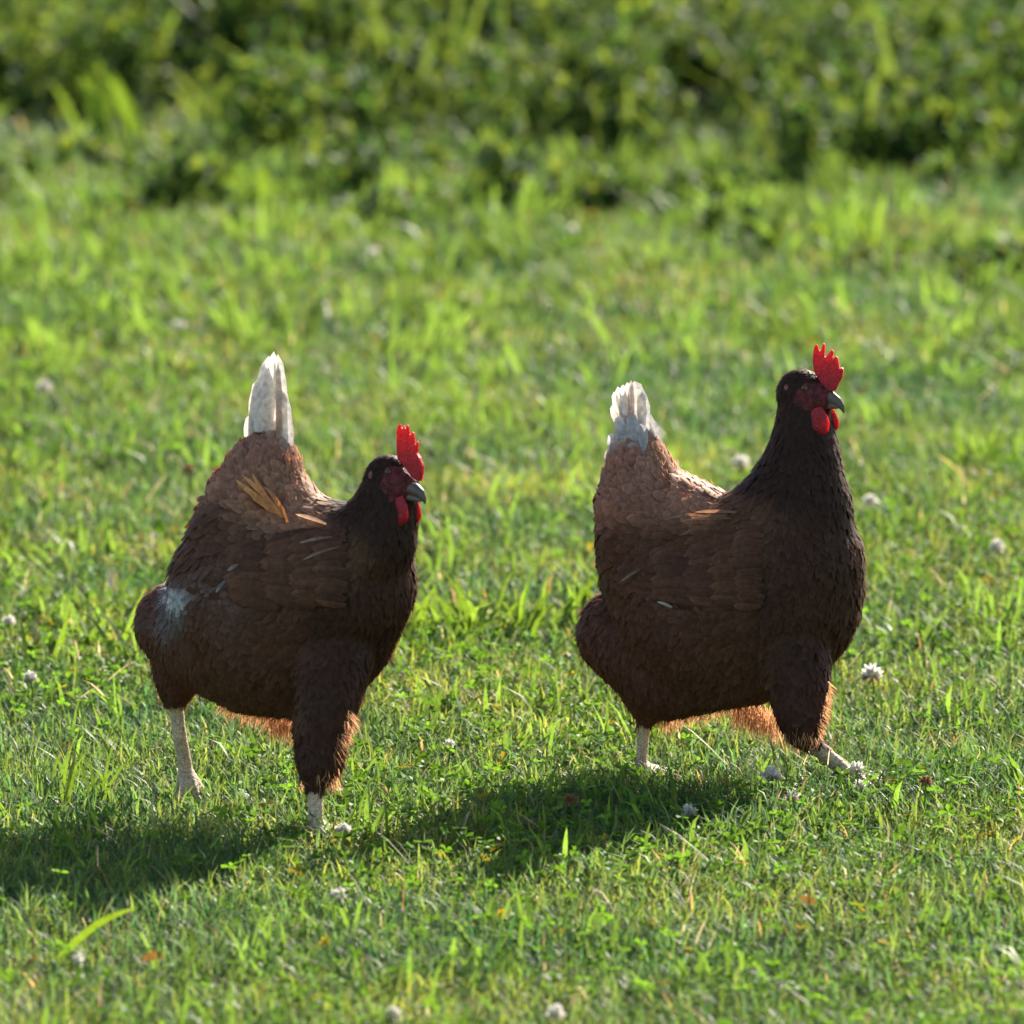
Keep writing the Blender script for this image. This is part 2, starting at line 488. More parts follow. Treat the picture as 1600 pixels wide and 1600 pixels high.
tuft(815, 1000, 'narrow dark green blades beside the broad tuft between the hens', 14, .03, (.06, .10), (.004, .007), .45)
tuft(925, 985, 'small bright grass tuft touching the rump of the right hen', 18, .022, (.05, .09), (.006, .010))
tuft(150, 1040, 'loose tuft of long bright blades left of the left hen', 26, .055, (.05, .10), (.005, .009), .45)
tuft(660, 1045, 'low bright tuft just in front of the left hen breast', 20, .03, (.04, .07), (.005, .009))
tuft(1520, 745, 'yellow green tuft standing right of the right hen head', 16, .03, (.04, .085), (.006, .011), .4)
tuft(125, 1270, 'upright blades in the grass left of the left hen feet', 12, .03, (.05, .09), (.003, .006), .2)
tuft(412, 235, 'tall pale blades curving over in the middle of the weeds', 12, .03, (.10, .19), (.012, .020), .15)
tuft(170, 235, 'tall upright blade group in the weeds at upper left', 12, .028, (.10, .20), (.012, .022), .1)
tuft(405, 330, 'short wide bright leaf fan in front of the weeds', 12, .035, (.05, .09), (.018, .030), .35)
tuft(1365, 405, 'lone tall upright blade pair on the lawn at upper right', 4, .012, (.09, .13), (.010, .015), .08)
tuft(1255, 415, 'short forked bright blades left of the lone tall blades', 8, .025, (.05, .09), (.010, .016), .25)
tuft(960, 300, 'bright leafy grass clump at the foot of the weeds', 14, .035, (.05, .10), (.012, .020), .3)
tuft(1310, 235, 'bright spiky grass clump in front of the dark hollow at right', 14, .045, (.06, .12), (.010, .018), .3)
tuft(60, 560, 'soft bright grass clump on the lawn at far left', 16, .026, (.04, .08), (.006, .011), .3)

def florets(c, R, n, colf):
    P = []; D = []
    for i in range(n):
        z = 1 - 1.75 * (i + .5) / n; a = i * 2.39996
        s = math.sqrt(max(0, 1 - z * z)); P.append((s * math.cos(a), s * math.sin(a), z))
    D = np.array(P); D[:, 2] += .25; D /= np.linalg.norm(D, axis=1, keepdims=True)
    D += rng.normal(0, .16, D.shape); D /= np.linalg.norm(D, axis=1, keepdims=True)
    up = np.array([0, 0, 1.0]); S = np.cross(D, up + rng.normal(0, .2, (n, 3))); S /= np.linalg.norm(S, axis=1, keepdims=True) + 1e-9
    T = np.cross(D, S)
    root = np.array(c) + D * R * .15
    L = R * rng.uniform(.65, 1.05, n)[:, None]; Wd = R * .30
    pts = []
    for A in (S, T):
        pts += [root, root + D * L * .6 + A * Wd * .5, root + D * L + A * Wd * .12, root + D * L * .95 - A * Wd * .2, root + D * L * .55 - A * Wd * .5]
    V = np.stack(pts, 1)
    col = np.array([colf(d) for d in D])
    b = (np.arange(n) * 10)[:, None]
    F4 = np.concatenate([b + np.array([0, 1, 2, 3]), b + np.array([5, 6, 7, 8])])
    F3 = np.concatenate([b + np.array([0, 3, 4]), b + np.array([5, 8, 9])])
    return V.reshape(-1, 3), F4, F3, np.repeat(col[:, None], 10, 1).reshape(-1, 3)
def stem_part(p0, p1, r, col):
    p0 = np.array(p0, float); p1 = np.array(p1, float)
    V = []; k = 6; seg = 5
    for j in range(seg):
        t = j / (seg - 1); c = p0 * (1 - t) + p1 * t + np.array([math.sin(t * 3.1) * .003, 0, 0])
        for i in range(k):
            a = 2 * math.pi * i / k; V.append(c + np.array([math.cos(a) * r, math.sin(a) * r, 0]))
    F = [[j * k + i, j * k + (i + 1) % k, (j + 1) * k + (i + 1) % k, (j + 1) * k + i] for j in range(seg - 1) for i in range(k)]
    return np.array(V), np.array(F), np.zeros((0, 3), int), np.tile(np.array(col, float), (len(V), 1))
def flower(px, py, rpx, label, h=.045, brown=.35, name='clover_flower', cat='clover flower', group='white clover flowers in the lawn'):
    g = G(px, py + h * 1500)
    s = (g[1] + 10.85) / 10.85
    c = (g[0], g[1], h * 1.0)
    e = empty(name, (g[0], g[1], 0), label, cat, group)
    R = rpx / 1500 * s
    def cf(d):
        wgt = (brown * 2.2 * max(0, -d[2] + .25)) if brown < .9 else 1
        wgt = min(1, max(0, wgt + random.uniform(-.12, .12)))
        return np.array([.70, .68, .62]) * (1 - wgt) + np.array([.26, .13, .06]) * wgt
    local_mesh('flower_head', [florets(c, R, 52, cf)], M['petal'], e, e.location)
    local_mesh('stem', [stem_part((g[0] + random.uniform(-.01, .01), g[1], -.002), (c[0], c[1], c[2] - R * .1), .0009 * s ** .5, (.09, .15, .03))], M['grass'], e, e.location)
    return e
flower(1362, 1050, 19, 'large white clover flower right of the right hen lower breast', .05, .5)
flower(1205, 1211, 15, 'white clover flower in the grass just below the right hen belly', .04, .5)
flower(1238, 1245, 12, 'pinkish clover flower between the belly flower and the front foot', .035, .55)
flower(1077, 1268, 13, 'pale flat clover flower at the shadow edge below the right hen', .03, .2)
flower(528, 1404, 15, 'round white clover flower below the left hen front leg', .035, .15)
flower(1338, 1202, 14, 'white clover flower standing against the right hen front toes', .05, .4)
flower(1344, 1228, 11, 'low white clover flower under the right hen front toes', .028, .3)
flower(613, 1590, 13, 'white clover flower at the bottom edge beside the dark blade', .03, .2)
flower(868, 1590, 15, 'wide white clover flower at the bottom edge near the middle', .035, .3)
flower(1558, 847, 13, 'white clover flower near the right edge level with the hen breasts', .04, .3)
flower(1360, 774, 12, 'white clover flower just right of the right hen neck', .04, .3)
flower(1158, 712, 14, 'white clover flower left of the right hen neck', .045, .4)
flower(70, 592, 12, 'blurred white clover flower on the lawn at upper left', .04, .2)
flower(895, 343, 10, 'blurred white clover flower on the far lawn above the middle', .04, .2)
flower(584, 378, 10, 'blurred small white clover flower at the foot of the weeds', .04, .2)
flower(280, 495, 10, 'blurred pale clover flower above the left hen tail', .04, .3)
flower(15, 965, 11, 'white clover flower at the left edge beside the loose tuft', .04, .2)
flower(48, 1056, 12, 'faded clover flower below the left edge flower', .04, .45)
flower(702, 1162, 9, 'tiny white clover flower between the hens feet', .03, .2)
flower(538, 1296, 11, 'white clover flower beside the left hen front foot', .03, .2)
flower(122, 1504, 9, 'tiny white clover flower in the lower left grass', .03, .1)
flower(892, 1252, 12, 'brown withered seed head standing in the right hen shadow', .05, 1.0, 'seed_head', 'seed head', 'brown seed heads')
flower(1446, 1222, 11, 'brown withered seed head right of the right hen front foot', .05, 1.0, 'seed_head', 'seed head', 'brown seed heads')
flower(296, 712, 8, 'brown seed head on a tall stem behind the left hen rump', .085, 1.0, 'seed_head', 'seed head', 'brown seed heads')

def dead_leaf(px, py, L, Wd, label, col, h=.02):
    g = G(px, py + h * 1500)
    P = np.array([[0, 0, h]]); a = random.uniform(-.4, .6)
    D = np.array([[math.cos(a), math.sin(a) * .4, .25]]); D /= np.linalg.norm(D)
    Sd = np.array([[.1, .5, .8]]); Sd /= np.linalg.norm(Sd)
    V, F4, F3, cc = leaf_strip(P, D, Sd, np.array([L]), np.array([Wd]), np.array([.2]), np.array([col]))
    o = link('dead_leaf', mesh_np('dead_leaf', V, F4, F3, cc), M['clover'])
    o.location = (g[0], g[1], 0)
    tag(o, label, 'dead leaf', 'dead leaves lying on the grass')
dead_leaf(1375, 1224, .024, .010, 'dark brown dead leaf lying beyond the right hen front toes', (.12, .05, .03))
dead_leaf(1245, 1412, .020, .010, 'orange brown dead leaf in the lower right grass', (.24, .11, .05))
dead_leaf(220, 1502, .024, .011, 'rusty dead leaf in the lower left grass', (.22, .11, .05))
g = G(785, 1430 + 40)
e = empty('dandelion', (g[0], g[1], 0), 'small yellow flower in the grass below the middle', 'flower')
local_mesh('flower_head', [florets((g[0], g[1], .026), .0052, 36, lambda d: np.array([.75, .5, .02]))], M['yellow'], e, e.location)
local_mesh('stem', [stem_part((g[0], g[1], 0), (g[0], g[1], .026), .001, (.09, .15, .03))], M['grass'], e, e.location)
def single_blade(px0, py0, px1, py1, wd, label, col):
    a = G(px0, py0 + 25); Yb = a[1]; b = W(px1, py1, Yb - .01)
    a = np.array([a[0], Yb, .012])
    ts = np.linspace(0, 1, 7); V = []
    for t in ts:
        c = a * (1 - t) + b * t + np.array([0, 0, .010 * math.sin(math.pi * t)])
        ww = wd * (1 - t ** 3) * .5 + .0003
        V += [c + np.array([-.35 * ww, 0, ww]), c - np.array([-.35 * ww, 0, ww]) ]
    F = [[2 * i, 2 * i + 1, 2 * i + 3, 2 * i + 2] for i in range(6)]
    o = link('tall_grass', mesh_np('tall_grass', np.array(V), F, [], np.tile(np.array(col), (len(V), 1))), M['weed'], None, (a[0], a[1], 0))
    o.location = (a[0], a[1], 0)
    tag(o, label, 'grass blade', 'single long grass blades')
single_blade(85, 1500, 215, 1418, .007, 'long bright grass blade leaning right in the lower left grass', (.10, .19, .02))
single_blade(1530, 775, 1462, 710, .004, 'pale dry stalk leaning left at the right of the lawn', (.42, .36, .22))
single_blade(812, 985, 835, 878, .005, 'long dark blade leaning right between the hens', (.05, .13, .02))

# ---------------------------------------------------------------- hens
def remesh(me_in, vox, smooth_it, fac=.5):
    ob = bpy.data.objects.new('tmp', me_in); C.objects.link(ob)
    r = ob.modifiers.new('r', 'REMESH'); r.mode = 'VOXEL'; r.voxel_size = vox; r.use_smooth_shade = True
    s = ob.modifiers.new('s', 'SMOOTH'); s.factor = fac; s.iterations = smooth_it
    dg = bpy.context.evaluated_depsgraph_get(); dg.update()
    me = bpy.data.meshes.new_from_object(ob.evaluated_get(dg))
    bpy.data.objects.remove(ob)
    for p in me.polygons: p.use_smooth = True
    return me
_ub = bmesh.new(); bmesh.ops.create_uvsphere(_ub, u_segments=20, v_segments=12, radius=1)
_uv = np.array([v.co for v in _ub.verts]); _uf = [[v.index for v in f.verts] for f in _ub.faces]; _ub.free()
_uf4 = np.array([f for f in _uf if len(f) == 4]); _uf3 = np.array([f for f in _uf if len(f) == 3])
def ellipsoid(c, r, col=(1, 1, 1)):
    V = _uv * np.array(r) + np.array(c)
    return V, _uf4, _uf3, np.tile(np.array(col, float), (len(V), 1))

def feather_mesh(pts, side, nrm, Wd, col, tipcol, cup=.10, blunt=.5, edge=None):
    """pts (n,5,3) centreline, side (n,5,3), nrm (n,5,3): returns a strip feather with rounded tip, 5 x 3 verts"""
    n = len(pts)
    prof = np.array([.40, .92, 1.0, .70, .0]) if blunt >= .5 else np.array([.45, .9, .9, .45, .0])
    V = np.zeros((n, 13, 3)); Cc = np.zeros((n, 13, 3))
    k = 0
    for i in range(5):
        t = [0, .35, .68, .90, 1.0][i]
        cc = col * (1 - t ** 2) + tipcol * t ** 2
        c = pts[:, i]
        if i < 4:
            ww = (Wd * prof[i] / 2)[:, None]
            V[:, k] = c - side[:, i] * ww - nrm[:, i] * ww * cup * 2
            V[:, k + 1] = c
            V[:, k + 2] = c + side[:, i] * ww - nrm[:, i] * ww * cup * 2
            ec = cc if edge is None else cc * (1 - .35) + edge * .35
            Cc[:, k] = ec; Cc[:, k + 1] = cc * .88; Cc[:, k + 2] = ec
            k += 3
        else:
            V[:, k] = c; Cc[:, k] = tipcol
    b = (np.arange(n) * 13)[:, None]
    F4 = []
    for i in range(3):
        for j in range(2):
            F4.append(b + np.array([i * 3 + j, i * 3 + j + 1, (i + 1) * 3 + j + 1, (i + 1) * 3 + j]))
    F3 = [b + np.array([9, 10, 12]), b + np.array([10, 11, 12])]
    return V.reshape(-1, 3), np.concatenate(F4), np.concatenate(F3), Cc.reshape(-1, 3)

TS = [0, .35, .68, .90, 1.0]
def unit(a): return a / (np.linalg.norm(a, axis=-1, keepdims=True) + 1e-9)

PIG = {
    'neck':   ((.038, .015, .008), (.056, .022, .011)),
    'hackle': ((.100, .040, .017), (.18, .085, .042)),
    'breast': ((.060, .022, .011), (.082, .032, .016)),
    'wing':   ((.105, .040, .021), (.150, .064, .034)),
    'back':   ((.30, .130, .068), (.46, .25, .150)),
    'rump':   ((.28, .112, .066), (.41, .205, .135)),
    'pale':   ((.46, .40, .36), (.60, .54, .50)),
    'thigh':  ((.120, .046, .026), (.155, .064, .036)),
    'sheen_fade':  ((.15, .11, .09), (.21, .17, .15)),  # greyer fade below the painted thigh highlight
    'painted_sheen':  ((.38, .36, .36), (.56, .55, .57)),  # skylight highlight on the left thigh, painted into the feather colour
    'belly':  ((.10, .042, .021), (.17, .080, .042)),
}
class Hen:
    pass
def build_hen(S):
    Yl = lambda px: S['Y0'] - (px - S['xc']) / 1500 * S['slope']
    g = W(S['xc'], 1260, Yl(S['xc']))
    org = Vector((g[0], g[1], 0))
    root = empty('hen', org, S['label'], 'hen', 'brown hens walking on the lawn')
    # ---- base volume
    P = []
    for path in S['blobs']:
        for a, b in zip(path[:-1], path[1:]):
            d = math.hypot(a[0] - b[0], a[1] - b[1]); st = max(2, int(d / (min(a[2], b[2]) * .16)) + 1)
            for i in range(st + 1):
                t = i / st; q = [a[k] * (1 - t) + b[k] * t for k in range(5)]
                c = W(q[0], q[1], Yl(q[0]) + q[3])
                r = q[2] / 1500
                P.append(ellipsoid(c, (r, r * q[4], r)))
    for path in S['toes']:
        for a, b in zip(path[:-1], path[1:]):
            for i in range(9):
                t = i / 8; q = [a[k] * (1 - t) + b[k] * t for k in range(4)]
                P.append(ellipsoid(q[:3], (q[3],) * 3))
    V, F4, F3, _ = merge(P)
    body = remesh(mesh_np('tmp', V, F4, F3), .0024, 12)
    bw = np.array([v.co for v in body.vertices])
    bn = np.array([v.normal for v in body.vertices])
    bpx, bpy_ = PX(bw)
    sh = np.zeros(len(bw), bool)
    for (x0, y0, x1, y1) in S['shank_boxes']:
        sh |= (bpx > x0) & (bpx < x1) & (bpy_ > y0) & (bpy_ < y1)
    sh |= bw[:, 2] < .022
    fx, fy, frx, fry, fa = S['face']
    ux = (bpx - fx) * math.cos(fa) + (bpy_ - fy) * math.sin(fa); uy = -(bpx - fx) * math.sin(fa) + (bpy_ - fy) * math.cos(fa)
    face = (ux / frx) ** 2 + (uy / fry) ** 2 < 1
    col = np.tile(np.array([.04, .016, .009]), (len(bw), 1))
    band = .85 + .2 * np.sin(bw[:, 2] * 2600)
    col[sh] = np.array([.64, .48, .30]) * band[sh][:, None]
    fn = np.array([noise.noise(Vector(p) * 220) for p in bw[face]])
    fr = ((ux / frx) ** 2 + (uy / fry) ** 2)[face][:, None] ** .5
    fm = np.clip((1.0 - fr + .25 * fn[:, None]) / .3, 0, 1)
    col[face] = np.array([.13, .017, .017]) * (1 + .9 * fn)[:, None] * fm + np.array([.04, .016, .009]) * (1 - fm)
    bw[sh] += bn[sh] * (np.maximum(0, np.sin(bw[sh][:, 2] * 1500)) * .0005)[:, None]
    # ---- plumage
    polys = [(tuple(p.vertices)) for p in body.polygons]
    bvh = BVHTree.FromPolygons([Vector(v) for v in bw], polys)
    areas = np.array([p.area for p in body.polygons]); cen = np.array([p.center for p in body.polygons]); nor = np.array([p.normal for p in body.polygons])
    Z = S['zones']
    zp = np.array([[z[0], z[1]] for z in Z], float); zd = unit(np.array([[z[2], z[3]] for z in Z], float))
    zL = np.array([z[4] for z in Z]); zW = np.array([z[5] for z in Z]); zlift = np.array([z[7] for z in Z]); zfl = np.array([z[8] for z in Z])
    zc = np.array([PIG[z[6]][0] for z in Z]); zt = np.array([PIG[z[6]][1] for z in Z])
    def zone(p):
        px, py = PX(p)
        d2 = (px[:, None] - zp[:, 0]) ** 2 + (py[:, None] - zp[:, 1]) ** 2 + 30
        ww = d2 ** -2.2; ww /= ww.sum(1, keepdims=True)
        return ww
    def sample(n, wt):
        pr = areas * wt; pr /= pr.sum()
        i = rng.choice(len(areas), n, p=pr)
        return i
    ww = zone(cen)
    cpx, cpy = PX(cen)
    shf = np.zeros(len(cen), bool)
    for (x0, y0, x1, y1) in S['shank_boxes']:
        shf |= (cpx > x0) & (cpx < x1) & (cpy > y0) & (cpy < y1)
    shf |= cen[:, 2] < .022
    ux = (cpx - fx) * math.cos(fa) + (cpy - fy) * math.sin(fa); uy = -(cpx - fx) * math.sin(fa) + (cpy - fy) * math.cos(fa)
    facef = (ux / frx) ** 2 + (uy / fry) ** 2 < .80
    wt = 1 / (ww @ (zL * zW)); wt[shf | facef] = 0
    nf = S.get('nf', 13000)
    i = sample(nf, wt)
    def feathers(i, Lmul=1, Wmul=1, jit=.16, off=.0008, liftadd=0):
        n = len(i)
        w_ = ww[i]; L = (w_ @ zL) * .001 * rng.uniform(.7, 1.35, n) * Lmul; Wd = (w_ @ zW) * .001 * rng.uniform(.7, 1.2, n) * Wmul
        d2 = w_ @ zd
        N = nor[i]
        D = d2[:, :1] * RT - d2[:, 1:] * UP
        D = D - N * (D * N).sum(1, keepdims=True); D = unit(D)
        Sd = np.cross(N, D)
        a = rng.normal(0, jit * 1.4, n)[:, None]
        D = unit(D * np.cos(a) + Sd * np.sin(a)); 
        lift = np.tan(np.radians(np.minimum(w_ @ zlift, 9.) * rng.uniform(.5, 1.4, n) + liftadd))
        root_p = cen[i] - D * (L * .35)[:, None]
        pts = np.zeros((n, 5, 3)); sd = np.zeros((n, 5, 3)); nn = np.zeros((n, 5, 3))
        for k in range(5):
            t = TS[k]
            q = root_p + D * (L * t)[:, None]
            for j in range(n):
                loc, no, _, _ = bvh.find_nearest(Vector(q[j]))
                h = off + lift[j] * L[j] * t
                # tips leave the surface where the body curves away
                s_ = max(0, t - .55)
                base = Vector(loc) * (1 - s_) + Vector(q[j]) * s_
                pts[j, k] = base + no * h
                nn[j, k] = no
                sd[j, k] = no.cross(Vector(D[j]))
        sd = unit(sd)
        cv = rng.uniform(.84, 1.16, (n, 1))
        c0 = (w_ @ zc) * cv; c1 = (w_ @ zt) * cv * rng.uniform(.85, 1.15, (n, 1))
        return feather_mesh(pts, sd, nn, Wd, c0, c1, edge=(w_ @ zt) * cv)
    FP = [feathers(i)]
    # down and loose barbs
    def strands(n, wgt, Lr, wd, spread, colmul=1.0):
        i = sample(n, wgt)
        w_ = ww[i]; d2 = w_ @ zd; N = nor[i]
        D = d2[:, :1] * RT - d2[:, 1:] * UP
        D = unit(D - N * (D * N).sum(1, keepdims=True))
        D = unit(D + N * rng.uniform(.15, .15 + spread, (n, 1)) + rng.normal(0, .28, (n, 3)))
        L = rng.uniform(*Lr, n) * .001
        p0 = cen[i]
        Sd = unit(np.cross(D, rng.normal(0, 1, (n, 3))))
        grav = np.array([0, 0, -1.0])
        pa = p0 + D * (L * .5)[:, None]; pb = p0 + D * L[:, None] + grav * (L * .18)[:, None]
        V = np.stack([p0 - Sd * wd, p0 + Sd * wd, pa + Sd * wd * .8, pa - Sd * wd * .8, pb], 1)
        b = (np.arange(n) * 5)[:, None]
        c = (w_ @ zt) * rng.uniform(.8, 1.3, (n, 1)) * colmul
        return V.reshape(-1, 3), b + np.array([0, 1, 2, 3]), b + np.array([3, 2, 4]), np.repeat(c[:, None], 5, 1).reshape(-1, 3)
    live = np.where(shf | facef, 0, 1.0)
    ST = [strands(9000, live * (ww @ zfl) ** 1.3, (7, 17), .00026, .55),
          strands(15000, live, (5, 12), .00024, .22),
          strands(9000, live * np.clip(ww @ (zlift > 9), 0, 1), (7, 14), .0003, .10)]
    # explicit bits of down (pixel boxes on the underside)
    for (x0, y0, x1, y1, dx, dy, L0, L1, nn_, dY) in S['downs']:
        n = nn_
        px = rng.uniform(x0, x1, n); f = (px - x0) / max(1e-6, x1 - x0); py = y0 + (y1 - y0) * f + rng.normal(0, 6, n)
        Yv = np.array([Yl(a) for a in px]) + dY + rng.normal(0, .018, n)
        p0 = np.array([W(a, b, c) for a, b, c in zip(px, py, Yv)])
        D = unit((dx + rng.normal(0, .35, n))[:, None] * RT - (dy + rng.normal(0, .2, n))[:, None] * UP + rng.normal(0, .3, (n, 1)) * np.array([0, 1, 0]))
        L = rng.uniform(L0, L1, n) * .001; Sd = unit(np.cross(D, rng.normal(0, 1, (n, 3)))); wd = .00035
        V = np.stack([p0 - Sd * wd, p0 + Sd * wd, p0 + D * (L * .5)[:, None] + Sd * wd, p0 + D * (L * .5)[:, None] - Sd * wd, p0 + D * L[:, None] + np.array([0, 0, -1]) * (L * .1)[:, None]], 1)
        b = (np.arange(n) * 5)[:, None]
        c = np.array([.44, .26, .15]) * rng.uniform(.7, 1.3, (n, 1))
        ST.append((V.reshape(-1, 3), b + np.array([0, 1, 2, 3]), b + np.array([3, 2, 4]), np.repeat(c[:, None], 5, 1).reshape(-1, 3)))
    # body = base + feathers + down in one mesh, three material slots
    bf4 = np.array([p for p in polys if len(p) == 4]); bf3 = np.array([p for p in polys if len(p) == 3]).reshape(-1, 3)
    Vb, F4b, F3b, Cb = merge([(bw, bf4, bf3, col)])
    allp = [(Vb, F4b, F3b, Cb)] + FP + ST
    V, F4, F3, cc = merge(allp)
    me = mesh_np('body', V, F4, F3, cc)
    nvb = len(Vb); nvf = nvb + sum(len(p[0]) for p in FP)
    vi = np.zeros(len(me.loops), int); me.loops.foreach_get('vertex_index', vi)
    ls = np.zeros(len(me.polygons), int); me.polygons.foreach_get('loop_start', ls)
    fv = vi[ls]
    mi = np.where(fv < nvb, 0, np.where(fv < nvf, 1, 2)).astype(np.int32)
    body_o = link('body', me, [M['skin'], M['feather'], M['fluff']], root, org)
    me.polygons.foreach_set('material_index', mi)

    # ---- explicit feathers draped over the body or free (wing, tail)
    def drape(specs, name, side=-1, off0=.004, free=False, blunt=.5):
        """spec: (x0,y0,x1,y1,width_px,bow_px,layer,dY,col,tip)"""
        n = len(specs)
        pts = np.zeros((n, 5, 3)); sd = np.zeros((n, 5, 3)); nn = np.zeros((n, 5, 3)); Wd = np.zeros(n)
        c0 = np.zeros((n, 3)); c1 = np.zeros((n, 3))
        for j, s in enumerate(specs):
            x0, y0, x1, y1, wpx, bow, layer, dY, ca, cb = s[:10]
            L = math.hypot(x1 - x0, y1 - y0); nx, ny = -(y1 - y0) / L, (x1 - x0) / L
            lastY = None
            raw = []
            for k in range(5):
                t = TS[k]; b_ = bow * 4 * t * (1 - t)
                px = x0 + (x1 - x0) * t + nx * b_; py = y0 + (y1 - y0) * t + ny * b_
                if free:
                    p = Vector(W(px, py, Yl(x0) + dY[0] * (1 - t) + dY[1] * t)); no = Vector((0, -1, 0)) if len(s) < 11 else Vector(s[10])
                else:
                    r_ = Vector(ray(px, py)).normalized()
                    if side < 0: hit = bvh.ray_cast(Vector(CAM), r_)
                    else:
                        far = Vector(W(px, py, 1.5)); hit = bvh.ray_cast(far, -r_)
                    if hit[0] is not None and (lastY is None or abs(hit[0].y - lastY) < .05):
                        p = hit[0] + Vector((0, side, 0)) * (off0 + .0012 * layer); no = hit[1]; lastY = hit[0].y
                        no = (no + Vector((0, side, 0))).normalized()
                    else:
                        yv = lastY if lastY is not None else Yl(px) + side * .05
                        p = Vector(W(px, py, yv + side * (off0 + .0012 * layer))); no = Vector((0, side, 0))
                raw.append((p, no))
            for k in range(5):
                a = raw[max(0, k - 1)][0]; b = raw[min(4, k + 1)][0]; d = (b - a).normalized()
                pts[j, k] = raw[k][0]; nn[j, k] = raw[k][1]; sd[j, k] = raw[k][1].cross(d).normalized()
            Wd[j] = wpx / 1500; c0[j] = ca; c1[j] = cb
        V, F4, F3, cc = feather_mesh(pts, sd, nn, Wd, c0, c1, cup=.14, blunt=blunt)
        return V, F4, F3, cc
    # wings: both sides
    for side in (-1, 1):
        specs = []
        wx0, wy0, wx1, wy1, wh = S['wing']          # shoulder, tip, height
        rows = [(.0, 1.0, 13, 20, 0), (.0, .72, 15, 20, 1), (.0, .5, 17, 18, 2), (.0, .34, 19, 16, 3), (0, .2, 18, 14, 4)]
        for (a, b_, cnt, wp, lay) in rows:
            for q in range(cnt):
                u = q / (cnt - 1)
                # root on a line down the leading edge, tips gather at the wing tip
                bx_ = wx0 + (wx1 - wx0) * (b_ - .42 if lay == 0 else b_ - .28) + random.uniform(-6, 6)
                rootx = wx0 + (wx1 - wx0) * max(.0, b_ - (.62 if lay == 0 else .34)) + random.uniform(-5, 5)
                rooty = wy0 - wh * .42 + wh * .95 * u + S['wing_drop'] * max(0., b_ - .4) + random.uniform(-4, 4)
                tipx = wx0 + (wx1 - wx0) * b_ + random.uniform(-6, 6) + (1 - abs(u - .35)) * -8 + 10
                conv = .55 * b_
                tipy = (rooty * (1 - conv) + wy1 * conv) + (wy1 - wy0) * b_ * .35 + random.uniform(-3, 3)
                v = random.uniform(.75, 1.25)
                c0 = np.array(PIG['wing'][0]) * v; c1 = np.array(PIG['wing'][1]) * v * (1.3 if lay else 1.0)
                specs.append((rootx, rooty, tipx, tipy, wp * random.uniform(.85, 1.15), random.uniform(-3, 5), lay + u, 0, c0, c1))
        pr = [drape(specs, 'wing', side)]
        if side < 0:
            pr.append(drape(S['lit_feathers'], 'w', side, .010, blunt=.4))
        local_mesh('wing', pr, M['feather'], root, org)
    # tail
    local_mesh('tail', [drape(S['tail'], 'tail', free=True, blunt=S.get('tail_blunt', .5))], M['tail'], root, org)
    # ---- head parts
    hY, hs = S['head_Y'], S['head_slope']
    hx = S['face'][0]
    Yh = lambda px: Yl(hx) + hY - (px - hx) / 1500 * hs
    # comb
    pts = S['comb']
    by_ = max(p[1] for p in pts)
    Vc = []
    for sgn in (-1, 1):
        for (x, y) in pts:
            th = .0011 + .0026 * max(0, min(1, 1 - (by_ - y) / 70))
            p = W(x, y, Yh(x)); nvec = np.array([hs, 1, 0]) / math.hypot(hs, 1)
            Vc.append(p + nvec * th * sgn)
    n = len(pts)
    bm = bmesh.new(); vs = [bm.verts.new(v) for v in Vc]
    bm.faces.new(vs[:n][::-1]); bm.faces.new(vs[n:])
    for k in range(n): bm.faces.new([vs[k], vs[(k + 1) % n], vs[n + (k + 1) % n], vs[n + k]])
    bmesh.ops.triangulate(bm, faces=[f for f in bm.faces if len(f.verts) > 4])
    bmesh.ops.recalc_face_normals(bm, faces=bm.faces)
    cm = bpy.data.meshes.new('comb'); bm.to_mesh(cm); bm.free()
    local = remesh(cm, .0008, 4)
    link('comb', local, M['comb'], root, org)
    # wattles
    for k, (x, y, rx, ry, dY, tilt) in enumerate(S['wattles']):
        bm = bmesh.new(); bmesh.ops.create_uvsphere(bm, u_segments=24, v_segments=16, radius=1)
        for v in bm.verts:
            z = v.co.z; wdt = 1.0 - .28 * z          # fuller at the bottom
            v.co = Vector((v.co.x * rx / 1500 * wdt, v.co.y * .0030 * wdt, z * ry / 1500))
            v.co += Vector(noise.noise_vector(v.co * 130)) * .0009
        bmesh.ops.rotate(bm, verts=bm.verts, cent=(0, 0, 0), matrix=Matrix.Rotation(tilt, 3, 'Y') @ Matrix.Rotation(-math.atan(hs) * .6, 3, 'Z'))
        bmesh.ops.translate(bm, verts=bm.verts, vec=Vector(W(x, y, Yh(x) + dY)))
        mw = bpy.data.meshes.new('wattle'); bm.to_mesh(mw); bm.free()
        for p in mw.polygons: p.use_smooth = True
        link('wattle', mw, M['comb'], root, org)
    # beak: upper hooked half and lower half
    for name, pl in (('upper_beak', S['beak_up']), ('lower_beak', S['beak_low'])):
        P = []
        for a, b in zip(pl[:-1], pl[1:]):
            for i in range(8):
                t = i / 8; q = [a[k] * (1 - t) + b[k] * t for k in range(4)]
                P.append(ellipsoid(W(q[0], q[1], Yh(q[0])), (q[2] / 1500, q[3] / 1500, q[2] / 1500)))
        V, F4, F3, _ = merge(P)
        link(name, remesh(mesh_np('t', V, F4, F3), .0007, 3), M['beak'], root, org)
